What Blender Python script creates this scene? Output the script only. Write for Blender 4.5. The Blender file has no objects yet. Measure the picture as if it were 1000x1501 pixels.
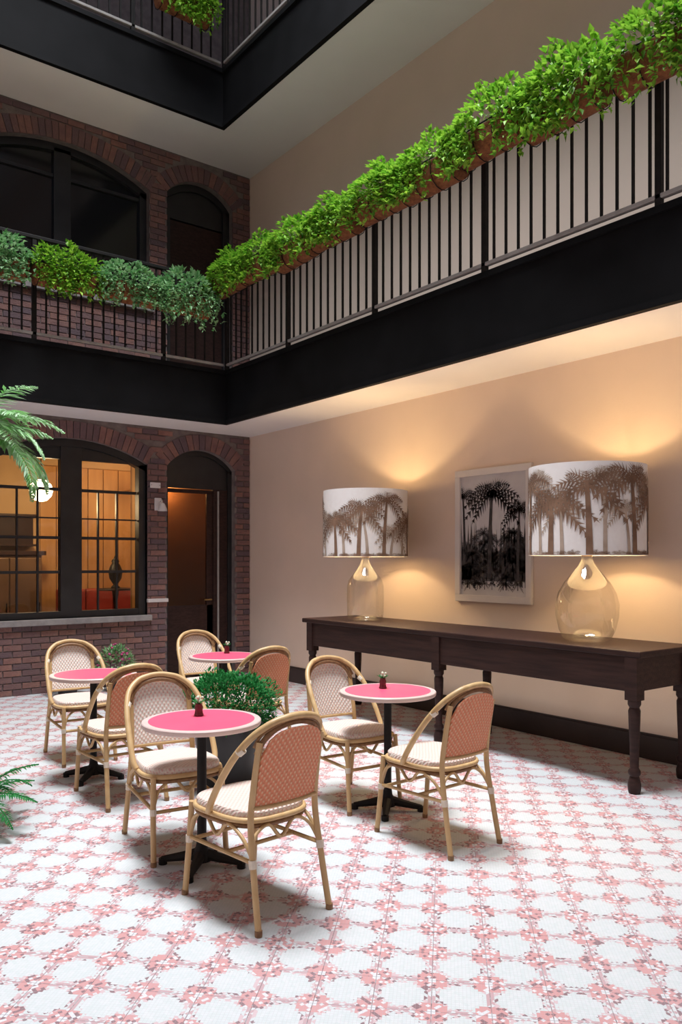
import bpy, bmesh, math, random
from mathutils import Vector, Matrix, Euler
PI = math.pi
random.seed(7)
scene = bpy.context.scene
COL = scene.collection

# ---------------------------------------------------------------- camera
# world: brick wall on the plane y = 0 (running to -x), plaster wall on the plane x = 0 (running to -y)
FPX, YAW, HORIZON = 1170.0, math.radians(37.57), 821.0
CAM = Vector((-5.707, -9.476, 1.55))
cd = bpy.data.cameras.new('camera')
cd.sensor_fit = 'HORIZONTAL'; cd.sensor_width = 36.0
cd.lens = 36.0 * FPX / 1000.0
cd.shift_y = (HORIZON - 750.5) / 1501.0 * 1.501
cd.clip_start = 0.05; cd.clip_end = 100
cam = bpy.data.objects.new('camera', cd); COL.objects.link(cam)
cam.location = CAM; cam.rotation_euler = (PI / 2, 0, -YAW)
scene.camera = cam
CF = Vector((math.sin(YAW), math.cos(YAW), 0)); CR = Vector((math.cos(YAW), -math.sin(YAW), 0))

# ---------------------------------------------------------------- light
world = bpy.data.worlds.new('world'); scene.world = world
world.use_nodes = True
bg = world.node_tree.nodes['Background']
bg.inputs[0].default_value = (0.55, 0.68, 0.95, 1); bg.inputs[1].default_value = 0.42
ld = bpy.data.lights.new('skylight', 'AREA')
ld.shape = 'RECTANGLE'; ld.size = 2.6; ld.size_y = 3.6
ld.energy = 470; ld.color = (0.93, 0.96, 1.0); ld.spread = math.radians(90)
lo = bpy.data.objects.new('skylight', ld); COL.objects.link(lo)
lo.location = (-3.3, -4.9, 12.0)
vs = scene.view_settings
vs.view_transform = 'Standard'; vs.look = 'None'; vs.gamma = 1.0; vs.use_curve_mapping = False
vs.exposure = 0.38

# ---------------------------------------------------------------- helpers: meshes
def catmull(pts, n=6, closed=False):
    P = [Vector(p) for p in pts]; out = []; m = len(P)
    rng = m if closed else m - 1
    for i in range(rng):
        p1 = P[i]; p2 = P[(i + 1) % m]
        p0 = P[(i - 1) % m] if closed or i > 0 else p1 * 2 - p2
        p3 = P[(i + 2) % m] if closed or i + 2 < m else p2 * 2 - p1
        for k in range(n):
            t = k / n
            out.append(0.5 * ((2 * p1) + (p2 - p0) * t + (2 * p0 - 5 * p1 + 4 * p2 - p3) * t * t + (3 * p1 - p0 - 3 * p2 + p3) * t ** 3))
    if not closed: out.append(P[-1])
    return out

class MB:
    def __init__(s): s.v = []; s.f = []; s.m = []; s.uv = None
    def face(s, idx, mi=0): s.f.append(tuple(idx)); s.m.append(mi)
    def poly(s, pts, mi=0):
        b = len(s.v); s.v += [tuple(p) for p in pts]; s.face(range(b, b + len(pts)), mi); return s
    def box(s, x0, x1, y0, y1, z0, z1, mi=0, bev=0.0):
        x0, x1 = min(x0, x1), max(x0, x1); y0, y1 = min(y0, y1), max(y0, y1); z0, z1 = min(z0, z1), max(z0, z1)
        b = len(s.v)
        s.v += [(x0, y0, z0), (x1, y0, z0), (x1, y1, z0), (x0, y1, z0), (x0, y0, z1), (x1, y0, z1), (x1, y1, z1), (x0, y1, z1)]
        for q in ((3, 2, 1, 0), (4, 5, 6, 7), (0, 1, 5, 4), (1, 2, 6, 5), (2, 3, 7, 6), (3, 0, 4, 7)):
            s.face([b + i for i in q], mi)
        return s
    def tube(s, pts, r, n=8, closed=False, mi=0, cap=True):
        P = [Vector(p) for p in pts]; m = len(P)
        rr = r if isinstance(r, (list, tuple)) else [r] * m
        b0 = len(s.v); up = None
        for i in range(m):
            if closed: t = P[(i + 1) % m] - P[(i - 1) % m]
            else: t = P[min(i + 1, m - 1)] - P[max(i - 1, 0)]
            if t.length < 1e-9: t = Vector((0, 0, 1))
            t.normalize()
            if up is None: up = Vector((0, 0, 1)) if abs(t.z) < 0.9 else Vector((1, 0, 0))
            a = t.cross(up)
            if a.length < 1e-6: a = t.orthogonal()
            a.normalize(); c = a.cross(t).normalized(); up = c
            for k in range(n):
                w = 2 * PI * k / n
                s.v.append(tuple(P[i] + (a * math.cos(w) + c * math.sin(w)) * rr[i]))
        for i in range(m if closed else m - 1):
            j = (i + 1) % m
            for k in range(n):
                l = (k + 1) % n
                s.face((b0 + i * n + k, b0 + i * n + l, b0 + j * n + l, b0 + j * n + k), mi)
        if not closed and cap:
            s.face([b0 + k for k in range(n)][::-1], mi)
            s.face([b0 + (m - 1) * n + k for k in range(n)], mi)
        return s
    def lathe(s, prof, n=24, c=(0, 0, 0), mi=0, cap=True):
        b0 = len(s.v); m = len(prof)
        for r, z in prof:
            for k in range(n):
                w = 2 * PI * k / n
                s.v.append((c[0] + r * math.cos(w), c[1] + r * math.sin(w), c[2] + z))
        for i in range(m - 1):
            for k in range(n):
                l = (k + 1) % n
                s.face((b0 + i * n + k, b0 + i * n + l, b0 + (i + 1) * n + l, b0 + (i + 1) * n + k), mi)
        if cap:
            if prof[0][0] > 1e-5: s.face([b0 + k for k in range(n)][::-1], mi)
            if prof[-1][0] > 1e-5: s.face([b0 + (m - 1) * n + k for k in range(n)], mi)
        return s
    def prism(s, pts2, f0, f1, mi=0):
        """pts2: outline; f0 / f1 map (u, v) to the two end positions"""
        b = len(s.v); n = len(pts2)
        s.v += [tuple(f0(*p)) for p in pts2] + [tuple(f1(*p)) for p in pts2]
        s.face(range(b, b + n), mi); s.face([b + n + i for i in range(n)][::-1], mi)
        for i in range(n):
            j = (i + 1) % n
            s.face((b + j, b + i, b + n + i, b + n + j), mi)
        return s
    def build(s, name, mat, parent=None, smooth=False, loc=None, bevel=0.0, seg=2, fix=True):
        me = bpy.data.meshes.new(name); me.from_pydata(s.v, [], s.f)
        mats = mat if isinstance(mat, (list, tuple)) else [mat]
        for m in mats: me.materials.append(m)
        if len(mats) > 1: me.polygons.foreach_set('material_index', s.m)
        if s.uv:
            ul = me.uv_layers.new(name='uv')
            ul.data.foreach_set('uv', [c for p in s.uv for c in p])
        if fix or bevel:
            bm = bmesh.new(); bm.from_mesh(me)
            if fix and len(s.v) < 60000: bmesh.ops.recalc_face_normals(bm, faces=bm.faces)
            if bevel:
                es = [e for e in bm.edges if len(e.link_faces) == 2 and e.calc_face_angle(0) > 0.6]
                bmesh.ops.bevel(bm, geom=es, offset=bevel, segments=seg, affect='EDGES', profile=0.5, clamp_overlap=True)
            bm.to_mesh(me); bm.free()
        if smooth: me.polygons.foreach_set('use_smooth', [True] * len(me.polygons))
        me.update()
        o = bpy.data.objects.new(name, me); COL.objects.link(o)
        if smooth == 'auto':
            try: me.set_sharp_from_angle(angle=math.radians(40))
            except Exception: pass
        if parent is not None: o.parent = parent
        if loc is not None: o.location = loc
        return o

def tag(o, label=None, cat=None, group=None, kind=None):
    if label: o['label'] = label
    if cat: o['category'] = cat
    if group: o['group'] = group
    if kind: o['kind'] = kind
    return o
def empty(name, loc=(0, 0, 0), rz=0.0):
    o = bpy.data.objects.new(name, None); COL.objects.link(o)
    o.location = loc; o.rotation_euler = (0, 0, rz); o.empty_display_size = 0.1
    return o
def copy_tree(o, parent=None):
    c = o.copy(); COL.objects.link(c); c.parent = parent
    for ch in list(o.children): copy_tree(ch, c)
    return c

# ---------------------------------------------------------------- helpers: materials
def new_mat(name):
    m = bpy.data.materials.new(name); m.use_nodes = True
    return m, m.node_tree.nodes, m.node_tree.links, m.node_tree.nodes['Principled BSDF']
def rgb(c): return (c[0], c[1], c[2], 1)
def srgb(r, g, b):
    f = lambda c: (c / 12.92 if c <= 0.04045 else ((c + 0.055) / 1.055) ** 2.4)
    return (f(r / 255), f(g / 255), f(b / 255))
def simple(name, a, b=None, rough=0.6, scale=8.0, metal=0.0, bump=0.0, bscale=None, spec=0.5, stretch=None, rand=None, detail=4, trans=0.0):
    """principled with two colours mixed by noise in object space; rand: a third colour mixed in per object"""
    m, N, L, p = new_mat(name)
    p.inputs['Roughness'].default_value = rough; p.inputs['Metallic'].default_value = metal
    p.inputs['Specular IOR Level'].default_value = spec
    b = b or a
    tc = N.new('ShaderNodeTexCoord'); mp = N.new('ShaderNodeMapping'); L.new(tc.outputs['Object'], mp.inputs[0])
    if stretch: mp.inputs['Scale'].default_value = stretch
    nz = N.new('ShaderNodeTexNoise'); nz.inputs['Scale'].default_value = scale; nz.inputs['Detail'].default_value = detail
    L.new(mp.outputs[0], nz.inputs['Vector'])
    rp = N.new('ShaderNodeValToRGB'); rp.color_ramp.elements[0].position = 0.32; rp.color_ramp.elements[1].position = 0.68
    rp.color_ramp.elements[0].color = rgb(a); rp.color_ramp.elements[1].color = rgb(b)
    L.new(nz.outputs['Fac'], rp.inputs[0]); out = rp.outputs[0]
    if rand:
        oi = N.new('ShaderNodeObjectInfo'); ge = N.new('ShaderNodeNewGeometry')
        ad = N.new('ShaderNodeMath'); ad.operation = 'ADD'; fr = N.new('ShaderNodeMath'); fr.operation = 'FRACT'
        L.new(oi.outputs['Random'], ad.inputs[0]); L.new(ge.outputs['Random Per Island'], ad.inputs[1]); L.new(ad.outputs[0], fr.inputs[0])
        mx = N.new('ShaderNodeMix'); mx.data_type = 'RGBA'
        L.new(fr.outputs[0], mx.inputs[0]); L.new(out, mx.inputs[6]); mx.inputs[7].default_value = rgb(rand); out = mx.outputs[2]
    L.new(out, p.inputs['Base Color'])
    if bump:
        bn = N.new('ShaderNodeBump'); bn.inputs['Strength'].default_value = bump; bn.inputs['Distance'].default_value = 0.02
        n2 = N.new('ShaderNodeTexNoise'); n2.inputs['Scale'].default_value = bscale or scale * 4; n2.inputs['Detail'].default_value = 5
        L.new(mp.outputs[0], n2.inputs['Vector']); L.new(n2.outputs['Fac'], bn.inputs['Height']); L.new(bn.outputs[0], p.inputs['Normal'])
    if trans:
        tr = N.new('ShaderNodeBsdfTranslucent'); L.new(out, tr.inputs[0])
        ms = N.new('ShaderNodeMixShader'); ms.inputs[0].default_value = trans
        L.new(p.outputs[0], ms.inputs[1]); L.new(tr.outputs[0], ms.inputs[2]); L.new(ms.outputs[0], N['Material Output'].inputs[0])
    return m
def emit(name, c, s):
    m, N, L, p = new_mat(name)
    p.inputs['Base Color'].default_value = rgb(c); p.inputs['Emission Color'].default_value = rgb(c); p.inputs['Emission Strength'].default_value = s
    return m
def glass(name, tint=(1, 1, 1), gloss=0.1, rough=0.02):
    m, N, L, p = new_mat(name); N.remove(p)
    t = N.new('ShaderNodeBsdfTransparent'); t.inputs[0].default_value = rgb(tint)
    g = N.new('ShaderNodeBsdfGlossy'); g.inputs['Roughness'].default_value = rough
    lw = N.new('ShaderNodeLayerWeight'); lw.inputs[0].default_value = 0.25
    mr = N.new('ShaderNodeMapRange'); mr.inputs[3].default_value = gloss * 0.5; mr.inputs[4].default_value = min(1, gloss * 5)
    L.new(lw.outputs['Facing'], mr.inputs[0])
    ms = N.new('ShaderNodeMixShader'); L.new(mr.outputs[0], ms.inputs[0]); L.new(t.outputs[0], ms.inputs[1]); L.new(g.outputs[0], ms.inputs[2])
    L.new(ms.outputs[0], N['Material Output'].inputs[0])
    return m
class NX:
    """tiny expression helper over Math nodes"""
    def __init__(s, N, L): s.N, s.L = N, L
    def __call__(s, op, a, b=None, c=None):
        n = s.N.new('ShaderNodeMath'); n.operation = op
        for i, x in enumerate((a, b, c)):
            if x is None: continue
            if isinstance(x, (int, float)): n.inputs[i].default_value = x
            else: s.L.new(x, n.inputs[i])
        return n.outputs[0]
    def mix(s, f, a, b):
        n = s.N.new('ShaderNodeMix'); n.data_type = 'RGBA'
        for i, x in ((0, f), (6, a), (7, b)):
            if isinstance(x, tuple): n.inputs[i].default_value = rgb(x)
            elif isinstance(x, (int, float)): n.inputs[i].default_value = x
            else: s.L.new(x, n.inputs[i])
        return n.outputs[2]

def weave(name, a, b, s=0.011, thr=0.5, rough=0.55):
    """two-colour diagonal basket weave with relief, in object space"""
    m, N, L, p = new_mat(name); X = NX(N, L)
    p.inputs['Roughness'].default_value = rough
    tc = N.new('ShaderNodeTexCoord'); sp = N.new('ShaderNodeSeparateXYZ'); L.new(tc.outputs['Object'], sp.inputs[0])
    u = X('DIVIDE', sp.outputs[0], s); v = X('DIVIDE', X('ADD', sp.outputs[1], sp.outputs[2]), s)
    su = X('SINE', X('MULTIPLY', u, PI)); sv = X('SINE', X('MULTIPLY', v, PI))
    w = X('MULTIPLY', su, sv)
    f = X('GREATER_THAN', w, thr)
    L.new(X.mix(f, a, b), p.inputs['Base Color'])
    bn = N.new('ShaderNodeBump'); bn.inputs['Strength'].default_value = 0.5; bn.inputs['Distance'].default_value = 0.004
    L.new(w, bn.inputs['Height']); L.new(bn.outputs[0], p.inputs['Normal'])
    return m

def floor_mat():
    m, N, L, p = new_mat('mosaic_tile'); X = NX(N, L)
    uv = N.new('ShaderNodeUVMap'); uv.uv_map = 'uv'
    sp = N.new('ShaderNodeSeparateXYZ'); L.new(uv.outputs[0], sp.inputs[0])
    n = 15.0
    fu = X('MULTIPLY', sp.outputs[0], n); fv = X('MULTIPLY', sp.outputs[1], n)
    iu = X('FLOOR', fu); iv = X('FLOOR', fv)
    a = X('ABSOLUTE', X('SUBTRACT', X('DIVIDE', X('ADD', iu, 0.5), n), 0.5))
    b = X('ABSOLUTE', X('SUBTRACT', X('DIVIDE', X('ADD', iv, 0.5), n), 0.5))
    r = X('SQRT', X('ADD', X('MULTIPLY', a, a), X('MULTIPLY', b, b)))
    ca = X('SUBTRACT', 0.5, a); cb = X('SUBTRACT', 0.5, b)
    dc = X('SQRT', X('ADD', X('MULTIPLY', ca, ca), X('MULTIPLY', cb, cb)))
    e = X('MINIMUM', ca, cb)
    ge = N.new('ShaderNodeNewGeometry')
    wn = N.new('ShaderNodeTexWhiteNoise'); wn.noise_dimensions = '3D'
    vm = N.new('ShaderNodeVectorMath'); vm.operation = 'SNAP'; L.new(ge.outputs['Position'], vm.inputs[0]); vm.inputs[1].default_value = (0.0137, 0.0137, 1.0)
    L.new(vm.outputs[0], wn.inputs['Vector'])
    rnd = wn.outputs['Value']
    WHITE = (0.54, 0.58, 0.57); PINK = (0.58, 0.41, 0.42); CORAL = (0.56, 0.25, 0.24); MAROON = (0.20, 0.09, 0.10); PALE = (0.64, 0.63, 0.64)
    white = X.mix(X('MULTIPLY', rnd, 0.6), WHITE, PALE)
    speck = X.mix(X('GREATER_THAN', rnd, 0.50), white, X.mix(X('GREATER_THAN', rnd, 0.84), PINK, MAROON))
    coral = X.mix(X('GREATER_THAN', rnd, 0.66), CORAL, X.mix(X('GREATER_THAN', rnd, 0.82), PALE, MAROON))
    c = X.mix(X('GREATER_THAN', r, 0.37), white, speck)
    c = X.mix(X('LESS_THAN', e, 0.08), c, X.mix(X('GREATER_THAN', rnd, 0.66), (0.48, 0.29, 0.30), white))
    c = X.mix(X('LESS_THAN', dc, 0.29), c, coral)
    c = X.mix(X('LESS_THAN', dc, 0.09), c, PALE)
    # thin joints between the tesserae
    ju = X('ABSOLUTE', X('SUBTRACT', X('FRACT', fu), 0.5)); jv = X('ABSOLUTE', X('SUBTRACT', X('FRACT', fv), 0.5))
    j = X('GREATER_THAN', X('MAXIMUM', ju, jv), 0.44)
    c = X.mix(X('MULTIPLY', j, 0.35), c, (0.42, 0.38, 0.39))
    nz = N.new('ShaderNodeTexNoise'); nz.inputs['Scale'].default_value = 0.9; nz.inputs['Detail'].default_value = 4
    L.new(ge.outputs['Position'], nz.inputs['Vector'])
    c = X.mix(X('MULTIPLY', nz.outputs['Fac'], 0.22), c, (0.60, 0.61, 0.66))
    L.new(c, p.inputs['Base Color']); p.inputs['Roughness'].default_value = 0.55; p.inputs['Specular IOR Level'].default_value = 0.3
    bn = N.new('ShaderNodeBump'); bn.inputs['Strength'].default_value = 0.25; bn.inputs['Distance'].default_value = 0.003; bn.invert = True
    L.new(j, bn.inputs['Height']); L.new(bn.outputs[0], p.inputs['Normal'])
    return m

M = {}
M['floor'] = floor_mat()
M['grout'] = simple('grout', (0.48, 0.42, 0.42), (0.54, 0.49, 0.49), 0.9, 20)
M['plaster'] = simple('beige_plaster', srgb(220, 200, 184), srgb(226, 205, 189), 0.9, 1.6, bump=0.05, bscale=60)
M['white'] = simple('white_ceiling_paint', (0.84, 0.81, 0.80), (0.87, 0.84, 0.83), 0.85, 2.0)
M['black'] = simple('black_steel', (0.005, 0.005, 0.0055), (0.008, 0.008, 0.009), 0.6, 3.0, spec=0.12)
M['iron'] = simple('black_iron', (0.010, 0.009, 0.009), (0.018, 0.015, 0.014), 0.55, 12, spec=0.2)
M['greyrail'] = simple('grey_metal', (0.30, 0.28, 0.26), (0.38, 0.36, 0.34), 0.5, 12)
M['mortar'] = simple('mortar', (0.15, 0.12, 0.115), (0.22, 0.18, 0.17), 0.95, 12, bump=0.3)
M['brick'] = simple('brick', (0.20, 0.095, 0.082), (0.29, 0.15, 0.12), 0.9, 9, bump=0.4, bscale=60, rand=(0.12, 0.08, 0.09))
M['stone'] = simple('sill_stone', (0.22, 0.20, 0.20), (0.30, 0.28, 0.27), 0.8, 10, bump=0.2)
M['paleband'] = simple('pale_stone', (0.55, 0.50, 0.49), (0.65, 0.6, 0.58), 0.8, 10)
M['frame'] = simple('black_window_paint', (0.010, 0.010, 0.012), (0.018, 0.018, 0.020), 0.4, 6)
M['pane'] = glass('window_glass', (0.97, 0.95, 0.92), 0.05)
M['darkpane'] = simple('dark_glass', (0.006, 0.006, 0.007), (0.01, 0.01, 0.011), 0.12, 2)
M['doorpane'] = glass('tinted_door_glass', (0.62, 0.55, 0.48), 0.05)
M['darkwood'] = simple('dark_oak', (0.020, 0.009, 0.008), (0.042, 0.019, 0.015), 0.5, 3.0, spec=0.25, bump=0.12, stretch=(6, 1, 14))
M['base'] = simple('dark_baseboard', (0.025, 0.014, 0.011), (0.04, 0.022, 0.018), 0.45, 3)
M['rattan'] = simple('rattan', (0.50, 0.31, 0.13), (0.66, 0.46, 0.23), 0.42, 22, stretch=(1, 1, 0.6), rand=(0.58, 0.38, 0.18))
M['rattan_dark'] = simple('dark_rattan', (0.20, 0.10, 0.045), (0.33, 0.18, 0.08), 0.5, 40)
M['binding'] = simple('pale_cane_binding', (0.72, 0.63, 0.50), (0.80, 0.72, 0.60), 0.5, 40)
M['weave_front'] = weave('cream_pink_weave', (0.80, 0.72, 0.65), (0.76, 0.47, 0.41), 0.012, 0.45)
M['weave_back'] = weave('coral_weave', (0.70, 0.24, 0.12), (0.76, 0.46, 0.28), 0.012, 0.45)
M['weave_seat'] = weave('seat_weave', (0.70, 0.60, 0.52), (0.66, 0.42, 0.38), 0.012, 0.4)
M['pink'] = simple('pink_laminate', (0.84, 0.085, 0.17), (0.87, 0.10, 0.19), 0.45, 4)
M['rim'] = simple('cream_table_edge', (0.62, 0.47, 0.43), (0.68, 0.53, 0.49), 0.4, 8)
M['leaf'] = simple('bright_leaf', (0.012, 0.09, 0.008), (0.13, 0.40, 0.022), 0.5, 18, trans=0.3, rand=(0.34, 0.60, 0.06), spec=0.3)
M['leaf_dark'] = simple('deep_green_leaf', (0.012, 0.11, 0.025), (0.02, 0.19, 0.04), 0.7, 9, trans=0.25, rand=(0.04, 0.26, 0.07), spec=0.15)
M['leaf_pale'] = simple('pale_frond', (0.10, 0.34, 0.05), (0.22, 0.48, 0.14), 0.5, 6, trans=0.3, rand=(0.42, 0.60, 0.38))
M['leaf_grey'] = simple('grey_green_leaf', (0.05, 0.22, 0.06), (0.14, 0.38, 0.12), 0.5, 14, trans=0.25, rand=(0.36, 0.56, 0.30))
M['coir'] = simple('coir_fibre', (0.20, 0.065, 0.024), (0.38, 0.14, 0.05), 0.95, 30, bump=0.8, bscale=160)
M['soil'] = simple('soil', (0.03, 0.02, 0.015), (0.05, 0.035, 0.025), 0.95, 20, bump=0.5)
M['potblack'] = simple('black_pot', (0.012, 0.012, 0.012), (0.02, 0.02, 0.02), 0.45, 6)
M['terracotta'] = simple('terracotta', (0.36, 0.14, 0.07), (0.44, 0.18, 0.09), 0.85, 10)
M['stem'] = simple('stem', (0.08, 0.14, 0.03), (0.13, 0.2, 0.05), 0.7, 12)
M['bark'] = simple('palm_bark', (0.10, 0.07, 0.045), (0.17, 0.12, 0.08), 0.9, 14, bump=0.5)
M['jug'] = glass('clear_jug_glass', (0.975, 0.97, 0.94), 0.13, 0.03)
M['brass'] = simple('brass', (0.45, 0.30, 0.12), (0.52, 0.36, 0.15), 0.3, 5, metal=1.0)
M['shade'] = simple('white_linen', (0.84, 0.81, 0.78), (0.87, 0.85, 0.82), 0.9, 30)
M['lining'] = simple('shade_lining', (0.85, 0.80, 0.70), (0.88, 0.83, 0.74), 0.8, 10)
M['print'] = simple('brown_palm_print', (0.15, 0.080, 0.046), (0.27, 0.16, 0.10), 0.9, 9)
M['print2'] = simple('taupe_palm_print', (0.36, 0.27, 0.20), (0.50, 0.40, 0.32), 0.9, 9)
M['bulb'] = emit('warm_bulb', (1.0, 0.72, 0.38), 25)
M['pframe'] = simple('white_frame', (0.70, 0.65, 0.62), (0.74, 0.69, 0.66), 0.5, 5)
M['paper'] = simple('paper', (0.66, 0.63, 0.62), (0.55, 0.52, 0.52), 0.9, 4)
M['ink'] = simple('ink_black', (0.022, 0.019, 0.019), (0.09, 0.075, 0.07), 0.85, 12)
M['inkgrey'] = simple('ink_grey', (0.10, 0.09, 0.09), (0.24, 0.22, 0.21), 0.9, 12)
M['vase'] = simple('dark_red_glass', (0.10, 0.012, 0.02), (0.16, 0.02, 0.03), 0.2, 6)
M['petal'] = simple('pale_petal', (0.75, 0.72, 0.62), (0.60, 0.66, 0.45), 0.6, 20)
M['petal_red'] = simple('magenta_petal', (0.42, 0.04, 0.16), (0.55, 0.08, 0.25), 0.6, 20)
M['orangewood'] = simple('honey_panelling', (0.46, 0.24, 0.085), (0.56, 0.31, 0.12), 0.5, 2.0, stretch=(5, 1, 0.6))
M['lobbywood'] = simple('brown_lobby_panel', (0.22, 0.10, 0.04), (0.28, 0.13, 0.055), 0.6, 3)
M['brownwood'] = simple('brown_cabinet_wood', (0.12, 0.065, 0.03), (0.18, 0.10, 0.05), 0.5, 3)
M['tanwall'] = simple('tan_wall', (0.50, 0.34, 0.18), (0.56, 0.38, 0.2), 0.8, 3)
M['redfabric'] = simple('red_leather', (0.30, 0.035, 0.02), (0.38, 0.05, 0.03), 0.5, 8)
M['globe'] = emit('lit_globe', (1.0, 0.82, 0.55), 9)
M['whitepaint'] = simple('white_enamel', (0.75, 0.72, 0.72), (0.8, 0.77, 0.77), 0.4, 8)

# ================================================================ the setting
Z1, Z2 = 3.24, 6.80          # soffits of the two galleries
G1, G2 = 0.86, 0.95          # how far the galleries stand out from the walls
ZTOP = 11.0
def struct(o): o['kind'] = 'structure'; return o

# ---- floor: a grout bed and diagonal mosaic tiles
flo = struct(MB().box(-9, 0.3, -13, 0.3, -0.2, -0.006).build('floor', M['grout']))
TS = 0.206
def tile_mesh(mb, cx, cy, uvs):
    c, s = math.cos(PI / 4), math.sin(PI / 4); h = TS / 2 - 0.0004; k = h - 0.0015
    b = len(mb.v)
    for (d, z) in ((k, 0.0), (h, -0.0015), (h, -0.012)):
        for (a, e) in ((-d, -d), (d, -d), (d, d), (-d, d)):
            mb.v.append((cx + a * c - e * s, cy + a * s + e * c, z))
    uvc = lambda a, e: (a / TS + 0.5, e / TS + 0.5)
    mb.face((b, b + 1, b + 2, b + 3)); uvs += [uvc(-k, -k), uvc(k, -k), uvc(k, k), uvc(-k, k)]
    for lvl in (0, 4):
        for i in range(4):
            j = (i + 1) % 4
            mb.face((b + lvl + i, b + lvl + 4 + i, b + lvl + 4 + j, b + lvl + j))
            q = [(-h, -h), (h, -h), (h, h), (-h, h)]
            uvs += [uvc(*q[i]), uvc(*q[i]), uvc(*q[j]), uvc(*q[j])]
cells = []
for i in range(-76, 76):
    for j in range(-76, 76):
        x = (i - j) * TS * math.cos(PI / 4) - 3.5; y = (i + j) * TS * math.sin(PI / 4) - 5.6
        if -8.8 < x < 0.12 and -12.5 < y < 0.12:
            v = Vector((x, y, 0)) - CAM; D = v.dot(CF)
            px = 500 + FPX * v.dot(CR) / max(D, 0.1); py = HORIZON + FPX * 1.55 / max(D, 0.1)
            vis = D > 1.5 and -20 < px < 1020 and py < 1520
            cells.append((D if vis else 1e6 + D, x, y))
cells.sort()
uvs = []; mb = MB(); tile_mesh(mb, 0, 0, uvs); mb.uv = uvs
t0 = mb.build('tile', M['floor'], flo, fix=False)
for k, (D, x, y) in enumerate(cells[:300]):
    o = t0 if k == 0 else t0.copy()
    if k: COL.objects.link(o)
    o.parent = flo; o.location = (x, y, 0)
uvs = []; mb = MB()
for D, x, y in cells[300:]: tile_mesh(mb, x, y, uvs)
mb.uv = uvs
mb.build('tile_field', M['floor'], flo, fix=False)['kind'] = 'stuff'

# ---- plaster wall on the right, with baseboard
struct(MB().box(0, 0.3, -13, 0.35, -0.2, ZTOP).build('wall_right', M['plaster']))
struct(MB().box(-0.025, 0, -13, 0, 0, 0.185).box(-0.018, 0, -13, 0, 0.185, 0.2).build('baseboard_right', M['base'], bevel=0.004))
struct(MB().box(-9.3, -9, -13, 0.35, -0.2, ZTOP).build('wall_left', M['plaster']))
struct(MB().box(-9.3, 0.3, -13.3, -13, -0.2, ZTOP).build('wall_near', M['plaster']))

# ---- brick wall with arched openings on two storeys
def arch_z(op, x):
    x0, x1, zs, za = op['x0'], op['x1'], op['zs'], op['za']
    hw = (x1 - x0) / 2; rise = za - zs; R = (hw * hw + rise * rise) / (2 * rise)
    u = x - (x0 + x1) / 2
    if abs(u) >= hw: return zs
    return za - R + math.sqrt(R * R - u * u)
OPS = [dict(x0=-3.38, x1=-1.50, z0=0.86, zs=2.76, za=3.0, lvl=0),
       dict(x0=-1.233, x1=-0.231, z0=0.0, zs=2.76, za=3.0, lvl=0),
       dict(x0=-3.60, x1=-1.47, z0=4.75, zs=6.22, za=6.50, lvl=1),
       dict(x0=-1.233, x1=-0.27, z0=3.9, zs=6.28, za=6.52, lvl=1),
       dict(x0=-6.1, x1=-4.0, z0=4.75, zs=6.22, za=6.50, lvl=1)]
mb = MB()
xs = sorted({-9.0, 0.0} | {o['x0'] for o in OPS} | {o['x1'] for o in OPS} | {o['x0'] + (o['x1'] - o['x0']) * k / 20 for o in OPS for k in range(21)})
for a, b in zip(xs[:-1], xs[1:]):
    xm = (a + b) / 2
    holes = sorted((o['z0'], arch_z(o, a), arch_z(o, b)) for o in OPS if o['x0'] < xm < o['x1'])
    zlo = -0.2
    zz = (zlo, zlo)
    for h0, ha, hb in holes:
        if h0 > zz[0] + 1e-4:
            mb.prism([(a, zz[0]), (b, zz[1]), (b, h0), (a, h0)], lambda u, v: (u, 0.012, v), lambda u, v: (u, 0.34, v))
        zz = (ha, hb)
    mb.prism([(a, zz[0]), (b, zz[1]), (b, ZTOP), (a, ZTOP)], lambda u, v: (u, 0.012, v), lambda u, v: (u, 0.34, v))
wb = struct(mb.build('wall_back', M['mortar']))
BW, BH, BJ = 0.198, 0.062, 0.011
RING = 0.215
def ring_blocked(xa, xb, za, zb):
    for o in OPS:
        if xb > o['x0'] + 1e-4 and xa < o['x1'] - 1e-4:
            top = max(arch_z(o, min(max(x, o['x0']), o['x1'])) for x in (xa, (xa + xb) / 2, xb))
            if zb > o['z0'] + 0.005 and za < o['zs']: return True
            if za < top + RING and zb > o['z0'] + 0.005: return True
    return False
low, high = [], []
course = BH + BJ
for r in range(int(6.8 / course) + 1):
    z = r * course + 0.004
    x = 0.0 - (0.0 if r % 2 else (BW + BJ) / 2) + BW / 2
    first = True
    while x > -4.6:
        xa, xb = x - BW, x; x -= BW + BJ
        xb = min(xb, -0.003); xa2 = xa
        # clip against vertical jambs
        segs = [(xa2, xb)]
        for o in OPS:
            if z + BH > o['z0'] + 0.005 and z < o['zs']:
                ns = []
                for (p, q) in segs:
                    if q <= o['x0'] or p >= o['x1']: ns.append((p, q)); continue
                    if p < o['x0'] - 0.03: ns.append((p, o['x0']))
                    if q > o['x1'] + 0.03: ns.append((o['x1'], q))
                segs = ns
        for (p, q) in segs:
            if q - p < 0.03 or z + BH > 6.79: continue
            if z < Z1 + 0.02 and z + BH > Z1: continue
            if Z1 <= z < 3.9: continue
            if ring_blocked(p, q, z, z + BH): continue
            (low if z < Z1 else high).append((p, q, z, z + BH))
vous = {0: [], 1: []}
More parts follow.
